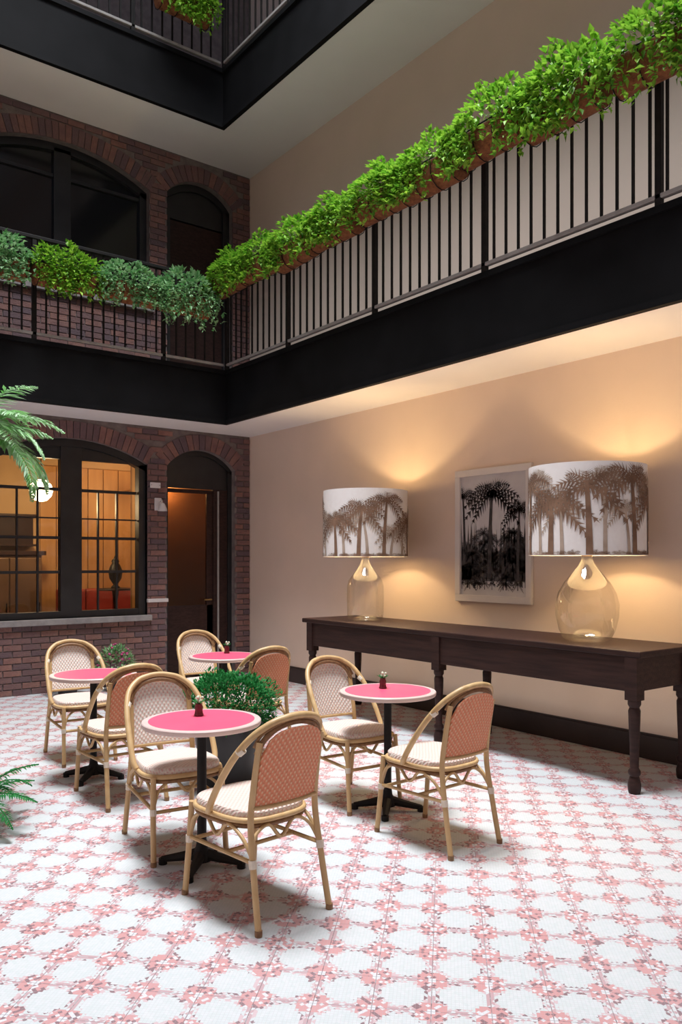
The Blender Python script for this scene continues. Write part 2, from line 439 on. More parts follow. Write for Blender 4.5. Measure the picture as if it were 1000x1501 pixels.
for o in OPS:
    hw = (o['x1'] - o['x0']) / 2; rise = o['za'] - o['zs']; R = (hw * hw + rise * rise) / (2 * rise)
    cx, cz = (o['x0'] + o['x1']) / 2, o['za'] - R
    th = math.asin(min(1, hw / R)); n = max(6, int(2 * th * R / 0.074))
    for k in range(n):
        a0 = -th + 2 * th * k / n + 0.004 / R; a1 = -th + 2 * th * (k + 1) / n - 0.004 / R
        lim = (Z1 if o['lvl'] == 0 else Z2) - 0.012
        q = []
        for (a, rr) in ((a0, R + 0.002), (a1, R + 0.002), (a1, R + RING - 0.01), (a0, R + RING - 0.01)):
            q.append((cx + rr * math.sin(a), min(cz + rr * math.cos(a), lim)))
        vous[o['lvl']].append(q)
cache = {}
def brick_obj(p, q, z0, z1):
    key = (round(q - p, 3))
    if key not in cache:
        w = q - p; d = 0.003
        m_ = MB(); h = z1 - z0
        m_.v += [(d, -0.004, d), (w - d, -0.004, d), (w - d, -0.004, h - d), (d, -0.004, h - d), (0, 0, 0), (w, 0, 0), (w, 0, h), (0, 0, h), (0, 0.02, 0), (w, 0.02, 0), (w, 0.02, h), (0, 0.02, h)]
        m_.face((0, 1, 2, 3))
        for l in (0, 4):
            for i in range(4): m_.face((l + i, l + 4 + i, l + 4 + (i + 1) % 4, l + (i + 1) % 4))
        cache[key] = m_.build('brick', M['brick'], wb); o = cache[key]
    else:
        o = cache[key].copy(); COL.objects.link(o); o.parent = wb
    o.location = (p, random.uniform(-0.002, 0.002), z0)
    return o
nb = 0
low.sort(key=lambda t: -(t[1]))
vlow = vous[0]
maxb = 300 - len(vlow)
stuff = MB()
def stuff_brick(mb_, p, q, z0, z1):
    mb_.box(p, q, -0.003 + random.uniform(-0.002, 0.002), 0.02, z0, z1)
inview = [t for t in low if t[1] > -3.62]
for t in low:
    if t in inview and nb < maxb: brick_obj(*t); nb += 1
    else: stuff_brick(stuff, *t)
for q in vlow:
    MB().prism(q, lambda u, v: (u, -0.004, v), lambda u, v: (u, 0.16, v)).build('arch_brick', M['brick'], wb, bevel=0.002, seg=1)
for t in high: stuff_brick(stuff, *t)
for q in vous[1]: stuff.prism(q, lambda u, v: (u, -0.004, v), lambda u, v: (u, 0.16, v))
stuff.build('brickwork', M['brick'], wb, fix=True)['kind'] = 'stuff'
print('bricks', nb, len(vlow), len(high))
struct(MB().box(-3.46, -1.46, -0.06, 0.2, 0.79, 0.86).build('trim_1', M['stone'], bevel=0.006))
struct(MB().box(-3.68, -1.43, -0.06, 0.2, 4.68, 4.75).build('trim_5', M['stone'], bevel=0.006))
struct(MB().box(-1.505, -1.228, -0.035, 0.02, 1.015, 1.06).build('trim_2', M['paleband'], bevel=0.006))

# ---- galleries: soffit, fascia, deck
def gallery(z0, g, zdeck, suffix):
    L_ = lambda g_: [(-9, -g_), (-g_, -g_), (-g_, -13), (0, -13), (0, 0), (-9, 0)]
    struct(MB().prism(L_(g - 0.03), lambda u, v: (u, v, z0), lambda u, v: (u, v, z0 + 0.05)).build('ceiling', M['white']))
    struct(MB().prism(L_(g - 0.03), lambda u, v: (u, v, z0 + 0.05), lambda u, v: (u, v, zdeck)).build('gallery_deck', M['black']))
    f = MB()
    f.box(-9, -g, -g, -g + 0.03, z0 - 0.03, zdeck); f.box(-g, -g + 0.03, -13, -g + 0.03, z0 - 0.03, zdeck)
    fo = struct(f.build('trim_' + suffix, M['black']))
    r = MB()
    for (a, b) in ((z0 - 0.03, z0 + 0.02), (zdeck - 0.05, zdeck)):
        r.box(-9, -g, -g - 0.025, -g, a, b); r.box(-g - 0.025, -g, -13, -g - 0.025, a, b)
    r.build('edge_angle', M['black'], fo)
gallery(Z1, G1, 3.87, '3')
gallery(Z2, G2, 7.48, '4')
struct(MB().box(-0.9, 0, -13, 0, ZTOP - 0.4, ZTOP).box(-9, -0.9, -0.9, 0, ZTOP - 0.4, ZTOP).build('ceiling', M['white']))

# ---- railings: every post and baluster a part
def railing(label, axis, g, z0, z1, s0, s1, posts, step=0.122):
    """axis 'y': runs along the plaster wall; axis 'x': along the brick wall"""
    root = empty('balcony_railing', (-g, s0, z0) if axis == 'y' else (s0, -g, z0))
    tag(root, label, 'railing', 'gallery railings')
    P = lambda s, d, z: ((d, s - s0, z - z0) if axis == 'y' else (s - s0, d, z - z0))
    def bar(name, a, b, d0, d1, za, zb, m, bev=0.0):
        p, q = P(a, d0, za), P(b, d1, zb)
        return MB().box(p[0], q[0], p[1], q[1], p[2], q[2]).build(name, m, root, bevel=bev)
    bar('bottom_rail', s0, s1, -0.022, 0.022, z0 + 0.045, z0 + 0.075, M['greyrail'], 0.004)
    bar('top_rail', s0, s1, -0.028, 0.028, z1 - 0.04, z1, M['iron'], 0.006)
    for p in posts: bar('post', p - 0.022, p + 0.022, -0.022, 0.022, z0, z1 - 0.04, M['iron'], 0.003)
    n = int(abs(s1 - s0) / step); proto = None
    for k in range(1, n):
        s = s0 + (s1 - s0) * k / n
        if min(abs(s - p) for p in posts) < 0.05: continue
        if proto is None:
            a = P(s0, -0.0085, z0 + 0.075); b = P(s0, 0.0085, z1 - 0.04)
            bm_ = MB(); bm_.box(-0.0085, 0.0085, -0.0085, 0.0085, z0 + 0.07 - z0, z1 - 0.04 - z0)
            proto = o = bm_.build('baluster', M['iron'], root)
        else:
            o = proto.copy(); COL.objects.link(o); o.parent = root
        o.location = P(s, 0, z0)
    return root
railing('black iron railing of the first gallery, running up to the right along the plaster wall', 'y', G1, 3.87, 4.96, -G1 + 0.0, -9.0, [-0.89, -2.23, -3.70, -5.08, -6.60, -8.05])
railing('black iron railing of the first gallery on the left, in front of the brick arches', 'x', G1, 3.87, 4.96, -G1 - 0.04, -5.4, [-1.685, -3.15, -4.6])
railing('black iron railing of the top gallery to the right of the upper corner', 'y', G2, 7.48, 8.55, -G2, -4.2, [-0.98, -2.4, -3.8])
railing('black iron railing of the top gallery to the left of the upper corner', 'x', G2, 7.48, 8.55, -G2 - 0.04, -5.0, [-2.1, -3.5, -4.8])

# ---- the window with its two casements and the arched head
def zbar(mb_, x0, x1, z0, z1, y0=0.10, y1=0.16): mb_.box(x0, x1, y0, y1, z0, z1)
def arch_frame(op, w, y0, y1, below=None):
    """frame strip along the arch and down the jambs"""
    m_ = MB(); n = 24
    hw = (op['x1'] - op['x0']) / 2
    pts = []
    for k in range(n + 1):
        x = op['x0'] + (op['x1'] - op['x0']) * k / n
        pts.append((x, arch_z(op, x)))
    for (a, b) in zip(pts[:-1], pts[1:]):
        m_.prism([(a[0], a[1] - w), (b[0], b[1] - w), b, a], lambda u, v: (u, y0, v), lambda u, v: (u, y1, v))
    m_.box(op['x0'], op['x0'] + w, y0, y1, op['z0'], op['zs'] - 0.01); m_.box(op['x1'] - w, op['x1'], y0, y1, op['z0'], op['zs'] - 0.01)
    return m_
W = OPS[0]
win = struct(empty('window_1', ((W['x0'] + W['x1']) / 2, 0.1, W['z0'])))
def wpart(mb_, name, mat_, par=win, off=None, bevel=0.0):
    o = mb_.build(name, mat_, par, bevel=bevel)
    o.location = -par.location
    return o
wpart(arch_frame(W, 0.09, 0.06, 0.18), 'window_frame', M['frame'])
m_ = MB(); m_.box(-2.565, -2.31, 0.07, 0.18, 0.86, 2.96); wpart(m_, 'mullion', M['frame'], bevel=0.006)
m_ = MB(); m_.box(-3.30, -2.56, 0.07, 0.17, 0.86, 0.94); m_.box(-2.32, -1.58, 0.07, 0.17, 0.86, 0.94); wpart(m_, 'bottom_rail', M['frame'], bevel=0.004)
for (x0, x1) in ((-2.31, -1.605), (-3.27, -2.565)):
    m_ = MB()   # solid panel filling the arch over the casement
    n = 12; top = []
    for k in range(n + 1):
        x = x0 + (x1 - x0) * k / n; top.append((x, arch_z(W, x) - 0.04))
    m_.prism([(x0, 2.755), (x1, 2.755)] + top[::-1], lambda u, v: (u, 0.1, v), lambda u, v: (u, 0.15, v))
    wpart(m_, 'head_panel', M['frame'])
    zs_ = [(0.94, 0), (1.408, 1), (1.817, 1), (2.051, 0), (2.393, 1), (2.76, 0)]
    cols = [x0, x0 + 0.215, x0 + 0.45, x1]
    for i, (z, thick) in enumerate(zs_[1:-1]):
        t = 0.017 if thick else 0.008
        m_ = MB(); zbar(m_, x0, x1, z - t, z + t, 0.095, 0.145); wpart(m_, 'muntin', M['frame'])
    for c in cols[1:3]:
        m_ = MB(); zbar(m_, c - 0.009, c + 0.009, 0.94, 2.393, 0.10, 0.14); wpart(m_, 'muntin', M['frame'])
    for i in range(5):
        zz0, zz1 = zs_[i][0], zs_[i + 1][0]
        cc = [x0, x1] if i == 4 else cols
        for ca, cb in zip(cc[:-1], cc[1:]):
            m_ = MB(); m_.box(ca + 0.004, cb - 0.004, 0.117, 0.123, zz0 + 0.004, zz1 - 0.004); wpart(m_, 'pane', M['pane'])

# ---- the door under its arch
Dp = OPS[1]
door = struct(empty('door_1', ((Dp['x0'] + Dp['x1']) / 2, 0.15, 0)))
wpart(arch_frame(Dp, 0.06, 0.1, 0.22), 'door_frame', M['frame'], door)
m_ = MB(); n = 14
m_.prism([(Dp['x0'], 2.50), (Dp['x1'], 2.50)] + [(Dp['x0'] + (Dp['x1'] - Dp['x0']) * (1 - k / n), arch_z(Dp, Dp['x0'] + (Dp['x1'] - Dp['x0']) * (1 - k / n)) - 0.02) for k in range(n + 1)],
         lambda u, v: (u, 0.13, v), lambda u, v: (u, 0.19, v))
wpart(m_, 'transom_panel', M['frame'], door)
m_ = MB(); m_.box(-0.50, Dp['x1'] - 0.05, 0.12, 0.20, 0.0, 2.50); wpart(m_, 'side_panel', M['darkwood'], door, bevel=0.006)
leaf = MB(); lx0, lx1 = Dp['x0'] + 0.04, -0.50
leaf.box(lx0, lx0 + 0.035, 0.14, 0.18, 0.01, 2.46); leaf.box(lx1 - 0.09, lx1, 0.14, 0.18, 0.01, 2.46)
leaf.box(lx0, lx1, 0.14, 0.18, 2.44, 2.49); leaf.box(lx0, lx1, 0.14, 0.18, 0.01, 0.95)
wpart(leaf, 'door_leaf', M['darkwood'], door, bevel=0.004)
m_ = MB(); m_.box(lx0 + 0.03, lx1 - 0.08, 0.156, 0.164, 0.94, 2.45); wpart(m_, 'glass_panel', M['doorpane'], door)
m_ = MB(); m_.box(-0.442, -0.420, 0.105, 0.125, 0.05, 2.48); wpart(m_, 'metal_strip', M['greyrail'], door, bevel=0.003)
m_ = MB(); m_.tube([(-0.545, 0.14, 1.02), (-0.545, 0.09, 1.02), (-0.65, 0.085, 1.02)], 0.011, 8); m_.lathe([(0.026, 0), (0.026, 0.008)], 12, (-0.545, 0.13, 1.02))
wpart(m_, 'door_handle', M['brass'], door)

# ---- the dark openings of the storey above
for k, op in enumerate(OPS[2:]):
    nm = ('window_2', 'door_2', 'window_3')[k]
    r_ = struct(empty(nm, ((op['x0'] + op['x1']) / 2, 0.1, op['z0'])))
    wpart(arch_frame(op, 0.09, 0.10, 0.2), 'window_frame' if k != 1 else 'door_frame', M['frame'], r_)
    nn = 16
    def arched(xa, xb, za, y0, y1):
        mm = MB()
        mm.prism([(xa, za), (xb, za)] + [(xb + (xa - xb) * q / nn, arch_z(op, xb + (xa - xb) * q / nn) - 0.03) for q in range(nn + 1)], lambda u, v: (u, y0, v), lambda u, v: (u, y1, v))
        return mm
    xm = (op['x0'] + op['x1']) / 2
    if k != 1:
        wpart(MB().box(xm - 0.1, xm + 0.1, 0.1, 0.19, op['z0'], op['za'] - 0.05), 'mullion', M['frame'], r_)
        for (xa, xb) in ((op['x0'] + 0.05, xm - 0.1), (xm + 0.1, op['x1'] - 0.05)):
            wpart(arched(xa, xb, op['z0'], 0.15, 0.16), 'pane', M['darkpane'], r_)
            wpart(MB().box(xa, xb, 0.12, 0.17, 6.10, 6.14), 'muntin', M['frame'], r_)
    else:
        wpart(arched(op['x0'] + 0.04, op['x1'] - 0.04, 6.02, 0.14, 0.18), 'transom_panel', M['frame'], r_)
        wpart(MB().box(op['x0'] + 0.05, op['x1'] - 0.05, 0.15, 0.19, op['z0'], 6.0), 'door_leaf', M['darkwood'], r_)
    wpart(arched(op['x0'] - 0.0, op['x1'] + 0.0, op['z0'], 0.30, 0.33), 'dark_void_sheet', M['darkpane'], r_)  # dark sheet standing in for the unlit void behind the opening

# ---- the lit room behind the window, the lobby behind the door
struct(MB().box(-5.6, -1.30, 0.34, 3.0, -0.2, 0.0).build('floor', M['darkwood']))
struct(MB().box(-5.6, 0.4, 2.6, 2.75, 0, 3.3).build('wall_far', M['tanwall']))
struct(MB().box(-1.34, -1.28, 0.34, 0.86, 0, 3.2).build('wall_side', M['orangewood']))
struct(MB().box(-1.34, 0.1, 0.86, 0.92, 0, 3.2).build('wall_lobby', M['lobbywood']))
struct(MB().box(0.04, 0.1, 0.34, 0.86, 0, 3.2).build('wall_side', M['orangewood']))
struct(MB().box(0.3, 0.4, 0.92, 2.6, 0, 3.3).build('wall_side', M['tanwall']))
struct(MB().box(-5.7, -5.6, 0.34, 2.6, 0, 3.3).build('wall_side', M['tanwall']))
struct(MB().box(-5.7, 0.4, 0.34, 2.75, 3.2, 3.3).build('ceiling', M['tanwall']))
struct(MB().box(-1.28, 0.04, 0.34, 0.86, -0.2, 0.0).build('floor', M['darkwood']))
pan = tag(empty('wall_panelling', (-1.3, 2.6, 0)), 'honey-coloured timber wall panelling seen through the right casement of the lit window', 'panelling')
for k in range(9):
    x = -2.05 + k * 0.24
    MB().box(x + 0.006 + 1.3, x + 0.234 + 1.3, -0.035, 0, 0.02, 2.95).build('board', M['orangewood'], pan, bevel=0.004)
ben = tag(empty('banquette', (-1.0, 2.25, 0)), 'red leather banquette seen low through the right casement of the lit window', 'bench')
MB().box(-0.85, 0.85, -0.28, 0.25, 0.0, 0.40).build('plinth', M['darkwood'], ben, bevel=0.01)
MB().box(-0.85, 0.85, -0.30, 0.2, 0.40, 0.52).build('seat', M['redfabric'], ben, bevel=0.03)
for k in range(4): MB().box(-0.85 + k * 0.425 + 0.004, -0.85 + (k + 1) * 0.425 - 0.004, 0.12, 0.26, 0.53, 1.12).build('back_cushion', M['redfabric'], ben, bevel=0.03)
sb = tag(empty('sideboard', (-3.0, 2.36, 0)), 'dark tall sideboard seen through the left casement of the lit window', 'sideboard')
MB().box(-0.95, 0.85, -0.2, 0.2, 0, 0.1).build('plinth', M['darkwood'], sb)
MB().box(-0.95, 0.85, -0.22, 0.2, 0.1, 1.62).build('body', M['brownwood'], sb, bevel=0.01)
for k in range(4):
    d_ = MB().box(-0.93 + k * 0.445, -0.5 + k * 0.445, -0.245, -0.22, 0.13, 1.58).build('cabinet_door', M['brownwood'], sb, bevel=0.01)
    MB().tube([(-0.53 + k * 0.445, -0.26, 0.8), (-0.53 + k * 0.445, -0.26, 0.95)], 0.008, 6).build('handle', M['iron'], d_)
MB().box(-1.0, 0.9, -0.26, 0.22, 1.62, 1.68).build('top', M['darkwood'], sb, bevel=0.006)
sh = tag(empty('wall_shelf', (-3.0, 2.5, 1.75)), 'dark wall shelf unit above the sideboard behind the left casement', 'shelf')
MB().box(-0.95, 0.85, 0.05, 0.09, 0, 0.45).build('back_panel', M['darkwood'], sh)
for z in (0.0, 0.43): MB().box(-0.95, 0.85, -0.14, 0.06, z, z + 0.03).build('board', M['darkwood'], sh)
# a console with a dark bust-like vase seen through the right casement
tb = tag(empty('side_table', (-1.32, 1.5, 0)), 'small dark side table behind the right casement of the lit window', 'table')
MB().lathe([(0.25, 0.0), (0.26, 0.012), (0.25, 0.03)], 20, (0, 0, 1.12)).build('table_top', M['darkwood'], tb)
MB().lathe([(0.16, 0.0), (0.16, 0.02), (0.03, 0.05), (0.022, 0.3), (0.03, 0.6), (0.022, 0.9), (0.05, 1.12)], 14).build('pedestal', M['darkwood'], tb, smooth='auto')
vz = tag(empty('urn', (-1.32, 1.5, 1.15)), 'dark urn on the side table behind the right casement', 'urn')
MB().lathe([(0.06, 0), (0.065, 0.015), (0.03, 0.05), (0.085, 0.14), (0.10, 0.24), (0.07, 0.32), (0.045, 0.36), (0.06, 0.39)], 18).build('body', M['potblack'], vz, smooth=True)
MB().lathe([(0.045, 0.39), (0.05, 0.40), (0.02, 0.43), (0.012, 0.46), (0, 0.47)], 14).build('lid', M['potblack'], vz, smooth=True)
# pendant globe
GL = Vector((-2.42, 1.30, 2.47))
pl = tag(empty('pendant_lamp', GL), 'glowing round pendant lamp hanging behind the left casement of the lit window', 'lamp')
MB().lathe([(0.0, -0.15), (0.075, -0.13), (0.13, -0.075), (0.15, 0), (0.13, 0.075), (0.075, 0.13), (0.03, 0.147)], 20).build('globe', M['globe'], pl, smooth=True)
MB().tube([(0, 0, 0.14), (0, 0, 0.73)], 0.006, 6).build('cord', M['iron'], pl)
MB().lathe([(0.035, 0.14), (0.035, 0.17), (0.02, 0.19)], 12).build('cap', M['brass'], pl)
def point(name, loc, e, c, r, parent=None):
    l = bpy.data.lights.new(name, 'POINT'); l.energy = e; l.color = c; l.shadow_soft_size = r
    o = bpy.data.objects.new(name, l); COL.objects.link(o); o.location = loc
    if parent: o.parent = parent
    return o
point('globe_light', (0, -0.0, -0.2), 26, (1.0, 0.70, 0.36), 0.08, pl)
ws = tag(empty('added_panel_light', (-0.75, 1.9, 2.62)), 'unseen added lamp that brightens the panelling inside the lit room', 'lamp')  # lamp out of view, added to brighten the panelling
MB().lathe([(0.05, -0.04), (0.06, 0), (0.05, 0.04)], 12).build('shade', M['globe'], ws)
MB().box(-0.02, 0.02, 0.04, 0.66, -0.015, 0.015).build('arm', M['brass'], ws)
point('added_panel_glow', (0, -0.12, 0), 22, (1.0, 0.66, 0.32), 0.06, ws)
lob = tag(empty('lobby_light', (-0.90, 0.70, 2.56)), 'warm ceiling spot inside the lobby behind the door glass', 'lamp')
MB().lathe([(0.05, 0.10), (0.055, 0.14), (0.03, 0.64)], 12).build('housing', M['iron'], lob)
point('lobby_glow', (0.0, 0.0, 0.02), 24, (1.0, 0.62, 0.28), 0.05, lob)

# ================================================================ furniture
# ---- console table along the plaster wall
ct = tag(empty('console_table', (-0.61, -4.6, 0)), 'long dark-stained wooden console table with turned legs against the plaster wall', 'table')
CX0, CX1, CY0, CY1 = -0.36, 0.36, -1.93, 1.95      # local half sizes (y up to 1.95 = far left end)
MB().box(CX0, CX1, CY0, CY1, 0.905, 0.948).build('table_top', M['darkwood'], ct, bevel=0.008)
legs_y = (-1.86, -0.02, 1.82)
for a, b in ((-1.83, -0.05), (0.01, 1.79)):
    ap = MB().box(-0.345, -0.32, a, b, 0.675, 0.905).build('apron', M['darkwood'], ct, bevel=0.004)
    MB().box(0.29, 0.315, a, b, 0.675, 0.905).build('apron', M['darkwood'], ct, bevel=0.004)
for y in (-1.885, 1.83): MB().box(-0.3, 0.28, y, y + 0.025, 0.675, 0.905).build('end_apron', M['darkwood'], ct, bevel=0.004)
for y in legs_y:
    for x in (-0.315, 0.285):
        l_ = MB(); l_.box(x - 0.045, x + 0.045, y - 0.045, y + 0.045, 0.62, 0.905)
        l_.lathe([(0.036, 0.0), (0.042, 0.02), (0.044, 0.06), (0.034, 0.10), (0.030, 0.115), (0.040, 0.13), (0.040, 0.15), (0.028, 0.17), (0.031, 0.30), (0.038, 0.48), (0.040, 0.55), (0.032, 0.57), (0.043, 0.59), (0.043, 0.62)], 14, (x, y, 0))
        l_.build('leg', M['darkwood'], ct, smooth='auto')

# ---- palm prints
def palm2d(cx, base, h, crown, rng, lean=0.0, fr=11):
    """triangles of a palm silhouette in the plane; crown = frond length"""
    T = []
    n = 8; top = None; prev = None
    for k in range(n + 1):
        t = k / n; x = cx + lean * t * t; z = base + h * t; w = crown * (0.075 - 0.03 * t)
        if prev:
            (px_, pz, pw) = prev
            T.append([(px_ - pw, pz), (px_ + pw, pz), (x + w, z)]); T.append([(px_ - pw, pz), (x + w, z), (x - w, z)])
        prev = (x, z, w)
    tx, tz, _ = prev
    for i in range(fr):
        a = -0.45 + (PI + 0.9) * (i + rng.uniform(-0.25, 0.25)) / (fr - 1)
        L_ = crown * rng.uniform(0.8, 1.1); pts = []
        m = 9
        for k in range(m + 1):
            t = k / m
            pts.append((tx + math.cos(a) * L_ * t, tz + math.sin(a) * L_ * t * 0.85 - L_ * 0.55 * t * t))
        for k in range(m):
            (xa, za), (xb, zb) = pts[k], pts[k + 1]
            dx, dz = xb - xa, zb - za; dl = math.hypot(dx, dz) or 1e-6; dx /= dl; dz /= dl
            ww = crown * 0.022
            T.append([(xa - dz * ww, za + dx * ww), (xa + dz * ww, za - dx * ww), (xb, zb)])
            ll = crown * 0.23 * math.sin(PI * min(1, 0.25 + 0.72 * k / m))
            for sgn in (-1, 1):
                ex = xa + dx * ll * 0.65 - sgn * dz * ll * 0.8; ez = za + dz * ll * 0.65 + sgn * dx * ll * 0.8 - ll * 0.25
                T.append([(xa - dx * dl * 0.3, za - dz * dl * 0.3), (xa + dx * dl * 0.34, za + dz * dl * 0.34), (ex, ez)])
    return T
def clip_tris(T, u0, u1, v0, v1):
    out = []
    for t in T:
        q = [(u, v) for u, v in t]
        for (ax, lim, sg) in ((0, u0, 1), (0, u1, -1), (1, v0, 1), (1, v1, -1)):
            r = []
            for i in range(len(q)):
                a, b = q[i], q[(i + 1) % len(q)]
                da, db = (a[ax] - lim) * sg, (b[ax] - lim) * sg
                if da >= 0: r.append(a)
                if da * db < 0:
                    s_ = da / (da - db); r.append((a[0] + (b[0] - a[0]) * s_, a[1] + (b[1] - a[1]) * s_))
            q = r
            if len(q) < 3: break
        if len(q) >= 3: out.append(q)
    return out

# ---- table lamps
def lamp(y, label, jug, seed):
    rng = random.Random(seed)
    r_ = tag(empty('table_lamp', (-0.60, y, 0.948)), label, 'lamp', 'lamps on the console table')
    MB().lathe(jug, 32, cap=False).build('jug', M['jug'], r_, smooth=True)
    zt = jug[-1][1]
    MB().lathe([(0.038, zt - 0.015), (0.040, zt + 0.01), (0.03, zt + 0.03), (0.012, zt + 0.035), (0.010, zt + 0.26), (0.0, zt + 0.26)], 14).build('stem', M['brass'], r_, smooth='auto')
    R, z0, z1 = 0.425, 0.635, 1.295
    s_ = MB(); n = 64
    s_.lathe([(R, z0), (R, z1)], n, cap=False)
    s_.lathe([(R - 0.006, z0), (R, z0)], n, cap=False); s_.lathe([(R - 0.006, z1), (R, z1)], n, cap=False)
    so = s_.build('lamp_shade', M['shade'], r_, smooth='auto')
    MB().lathe([(R - 0.006, z0), (R - 0.006, z1)], n, cap=False).build('lining', M['lining'], so, smooth=True)
    sp = MB()
    sp.tube([(R * 0.985 * math.cos(2 * PI * k / 32), R * 0.985 * math.sin(2 * PI * k / 32), z1 - 0.02) for k in range(32)], 0.004, 6, closed=True)
    for k in range(3):
        a = 2 * PI * k / 3; sp.tube([(0, 0, z1 - 0.06), (R * 0.985 * math.cos(a), R * 0.985 * math.sin(a), z1 - 0.02)], 0.004, 6)
    sp.tube([(0, 0, zt + 0.2), (0, 0, z1 - 0.05)], 0.005, 6)
    sp.build('spider', M['brass'], so)
    circ = 2 * PI * R
    for mi, (mname, cnt, off) in enumerate((('print2', 11, 0.0035), ('print', 9, 0.0055))):
        T = []
        for k in range(cnt):
            u = circ * (k + rng.uniform(-0.25, 0.25) + (0.5 if mi else 0)) / cnt
            hh = rng.uniform(0.24, 0.60) if mi == 0 else (0.56, 0.40, 0.50)[k % 3] + rng.uniform(-0.04, 0.03)
            T += palm2d(u, -0.02, hh, rng.uniform(0.16, 0.24) if mi == 0 else rng.uniform(0.26, 0.34), rng, rng.uniform(-0.05, 0.05), 9)
            for q in range(3):   # ferns at the foot
                uu = u + rng.uniform(-0.12, 0.12)
                T += palm2d(uu, -0.05, 0.06, rng.uniform(0.05, 0.10), rng, 0, 7)
        T = clip_tris(T, -9, 9, 0.006, z1 - z0 - 0.006)
        p_ = MB()
        for t in T: p_.poly([((R + off) * math.cos(u / R), (R + off) * math.sin(u / R), z0 + v) for u, v in t])
        p_.build('palm_print', M[mname], so, fix=False)['kind'] = 'stuff'
    zb = zt + 0.30
    MB().lathe([(0.0, zb - 0.06), (0.018, zb - 0.055), (0.02, zb - 0.02), (0.034, zb + 0.02), (0.03, zb + 0.05), (0.0, zb + 0.065)], 14).build('bulb', M['bulb'], r_, smooth=True)
    point('lamp_glow', (0, 0, zb + 0.02), 46, (1.0, 0.72, 0.38), 0.05, r_).visible_camera = True
    return r_
big = [(0.0, 0.008), (0.14, 0.0), (0.175, 0.02), (0.205, 0.08), (0.228, 0.18), (0.232, 0.27), (0.21, 0.36), (0.165, 0.44), (0.105, 0.51), (0.06, 0.565), (0.042, 0.60), (0.040, 0.63), (0.050, 0.645)]
slim = [(0.0, 0.008), (0.15, 0.0), (0.175, 0.015), (0.185, 0.06), (0.188, 0.20), (0.186, 0.34), (0.17, 0.40), (0.13, 0.455), (0.085, 0.51), (0.052, 0.56), (0.040, 0.60), (0.038, 0.63), (0.048, 0.645)]
lamp(-5.86, 'table lamp with round glass jug base and palm-print drum shade, right of the picture', big, 5)
lamp(-3.24, 'table lamp with straight-sided glass jug base and palm-print drum shade, left of the picture', slim, 11)

# ---- framed print on the wall
pf = tag(empty('framed_picture', (-0.002, -4.41, 1.15)), 'white-framed black and white palm tree picture on the wall between the lamps', 'picture')
PW, PH, FW = 0.47, 1.27, 0.065
fr = MB()
fr.box(-0.035, 0, -PW, PW, 0, FW); fr.box(-0.035, 0, -PW, PW, PH - FW, PH); fr.box(-0.035, 0, -PW, -PW + FW, FW, PH - FW); fr.box(-0.035, 0, PW - FW, PW, FW, PH - FW)
fr.build('frame', M['pframe'], pf, bevel=0.004)
MB().box(-0.012, 0, -PW + FW, PW - FW, FW, PH - FW).build('sheet', M['paper'], pf)
rng = random.Random(3)
U0, U1, V0, V1 = -PW + FW + 0.004, PW - FW - 0.004, FW + 0.004, PH - FW - 0.004
def flat(T, name, m, d):
    p_ = MB()
    for t in clip_tris(T, U0, U1, V0, V1): p_.poly([(-0.012 - d, -u, v) for u, v in t])   # u to the viewer's right
    p_.build(name, m, pf, fix=False)['kind'] = 'stuff'
T = []
for k in range(60):      # hazy grey thicket behind
    u = rng.uniform(-0.42, 0.42); v = rng.uniform(0.22, 0.62)
    T += palm2d(u, v - 0.1, 0.10, rng.uniform(0.08, 0.16), rng, 0, 7)
for u in [i * 0.05 for i in range(-8, 9)]: T += [[(u - 0.03, 0.2), (u + 0.03, 0.2), (u + rng.uniform(-0.03, 0.03), rng.uniform(0.6, 0.8))]]
flat(T, 'grey_print', M['inkgrey'], 0.0008)
T = []
for k in range(26):
    u = rng.choice((rng.uniform(-0.42, -0.1), rng.uniform(0.1, 0.42))); v = rng.uniform(0.22, 0.66)
    T += palm2d(u, v - 0.1, 0.1, rng.uniform(0.09, 0.17), rng, 0, 8)
for u in [-0.40 + i * 0.045 for i in range(4)] + [0.14 + i * 0.06 for i in range(5)]: T += [[(u - 0.035, 0.21), (u + 0.035, 0.21), (u, 0.75)]]
for k in range(10): T += palm2d(rng.uniform(-0.4, 0.4), 0.12, 0.06, rng.uniform(0.05, 0.1), rng, 0, 7)
flat(T, 'dark_print', M['ink'], 0.0016)
flat(palm2d(-0.04, 0.22, 0.80, 0.36, rng, 0.03, 13) + palm2d(0.30, 0.2, 0.66, 0.24, rng, 0.02, 11) + palm2d(-0.36, 0.5, 0.52, 0.22, rng, -0.02, 9), 'palm_print', M['ink'], 0.0024)

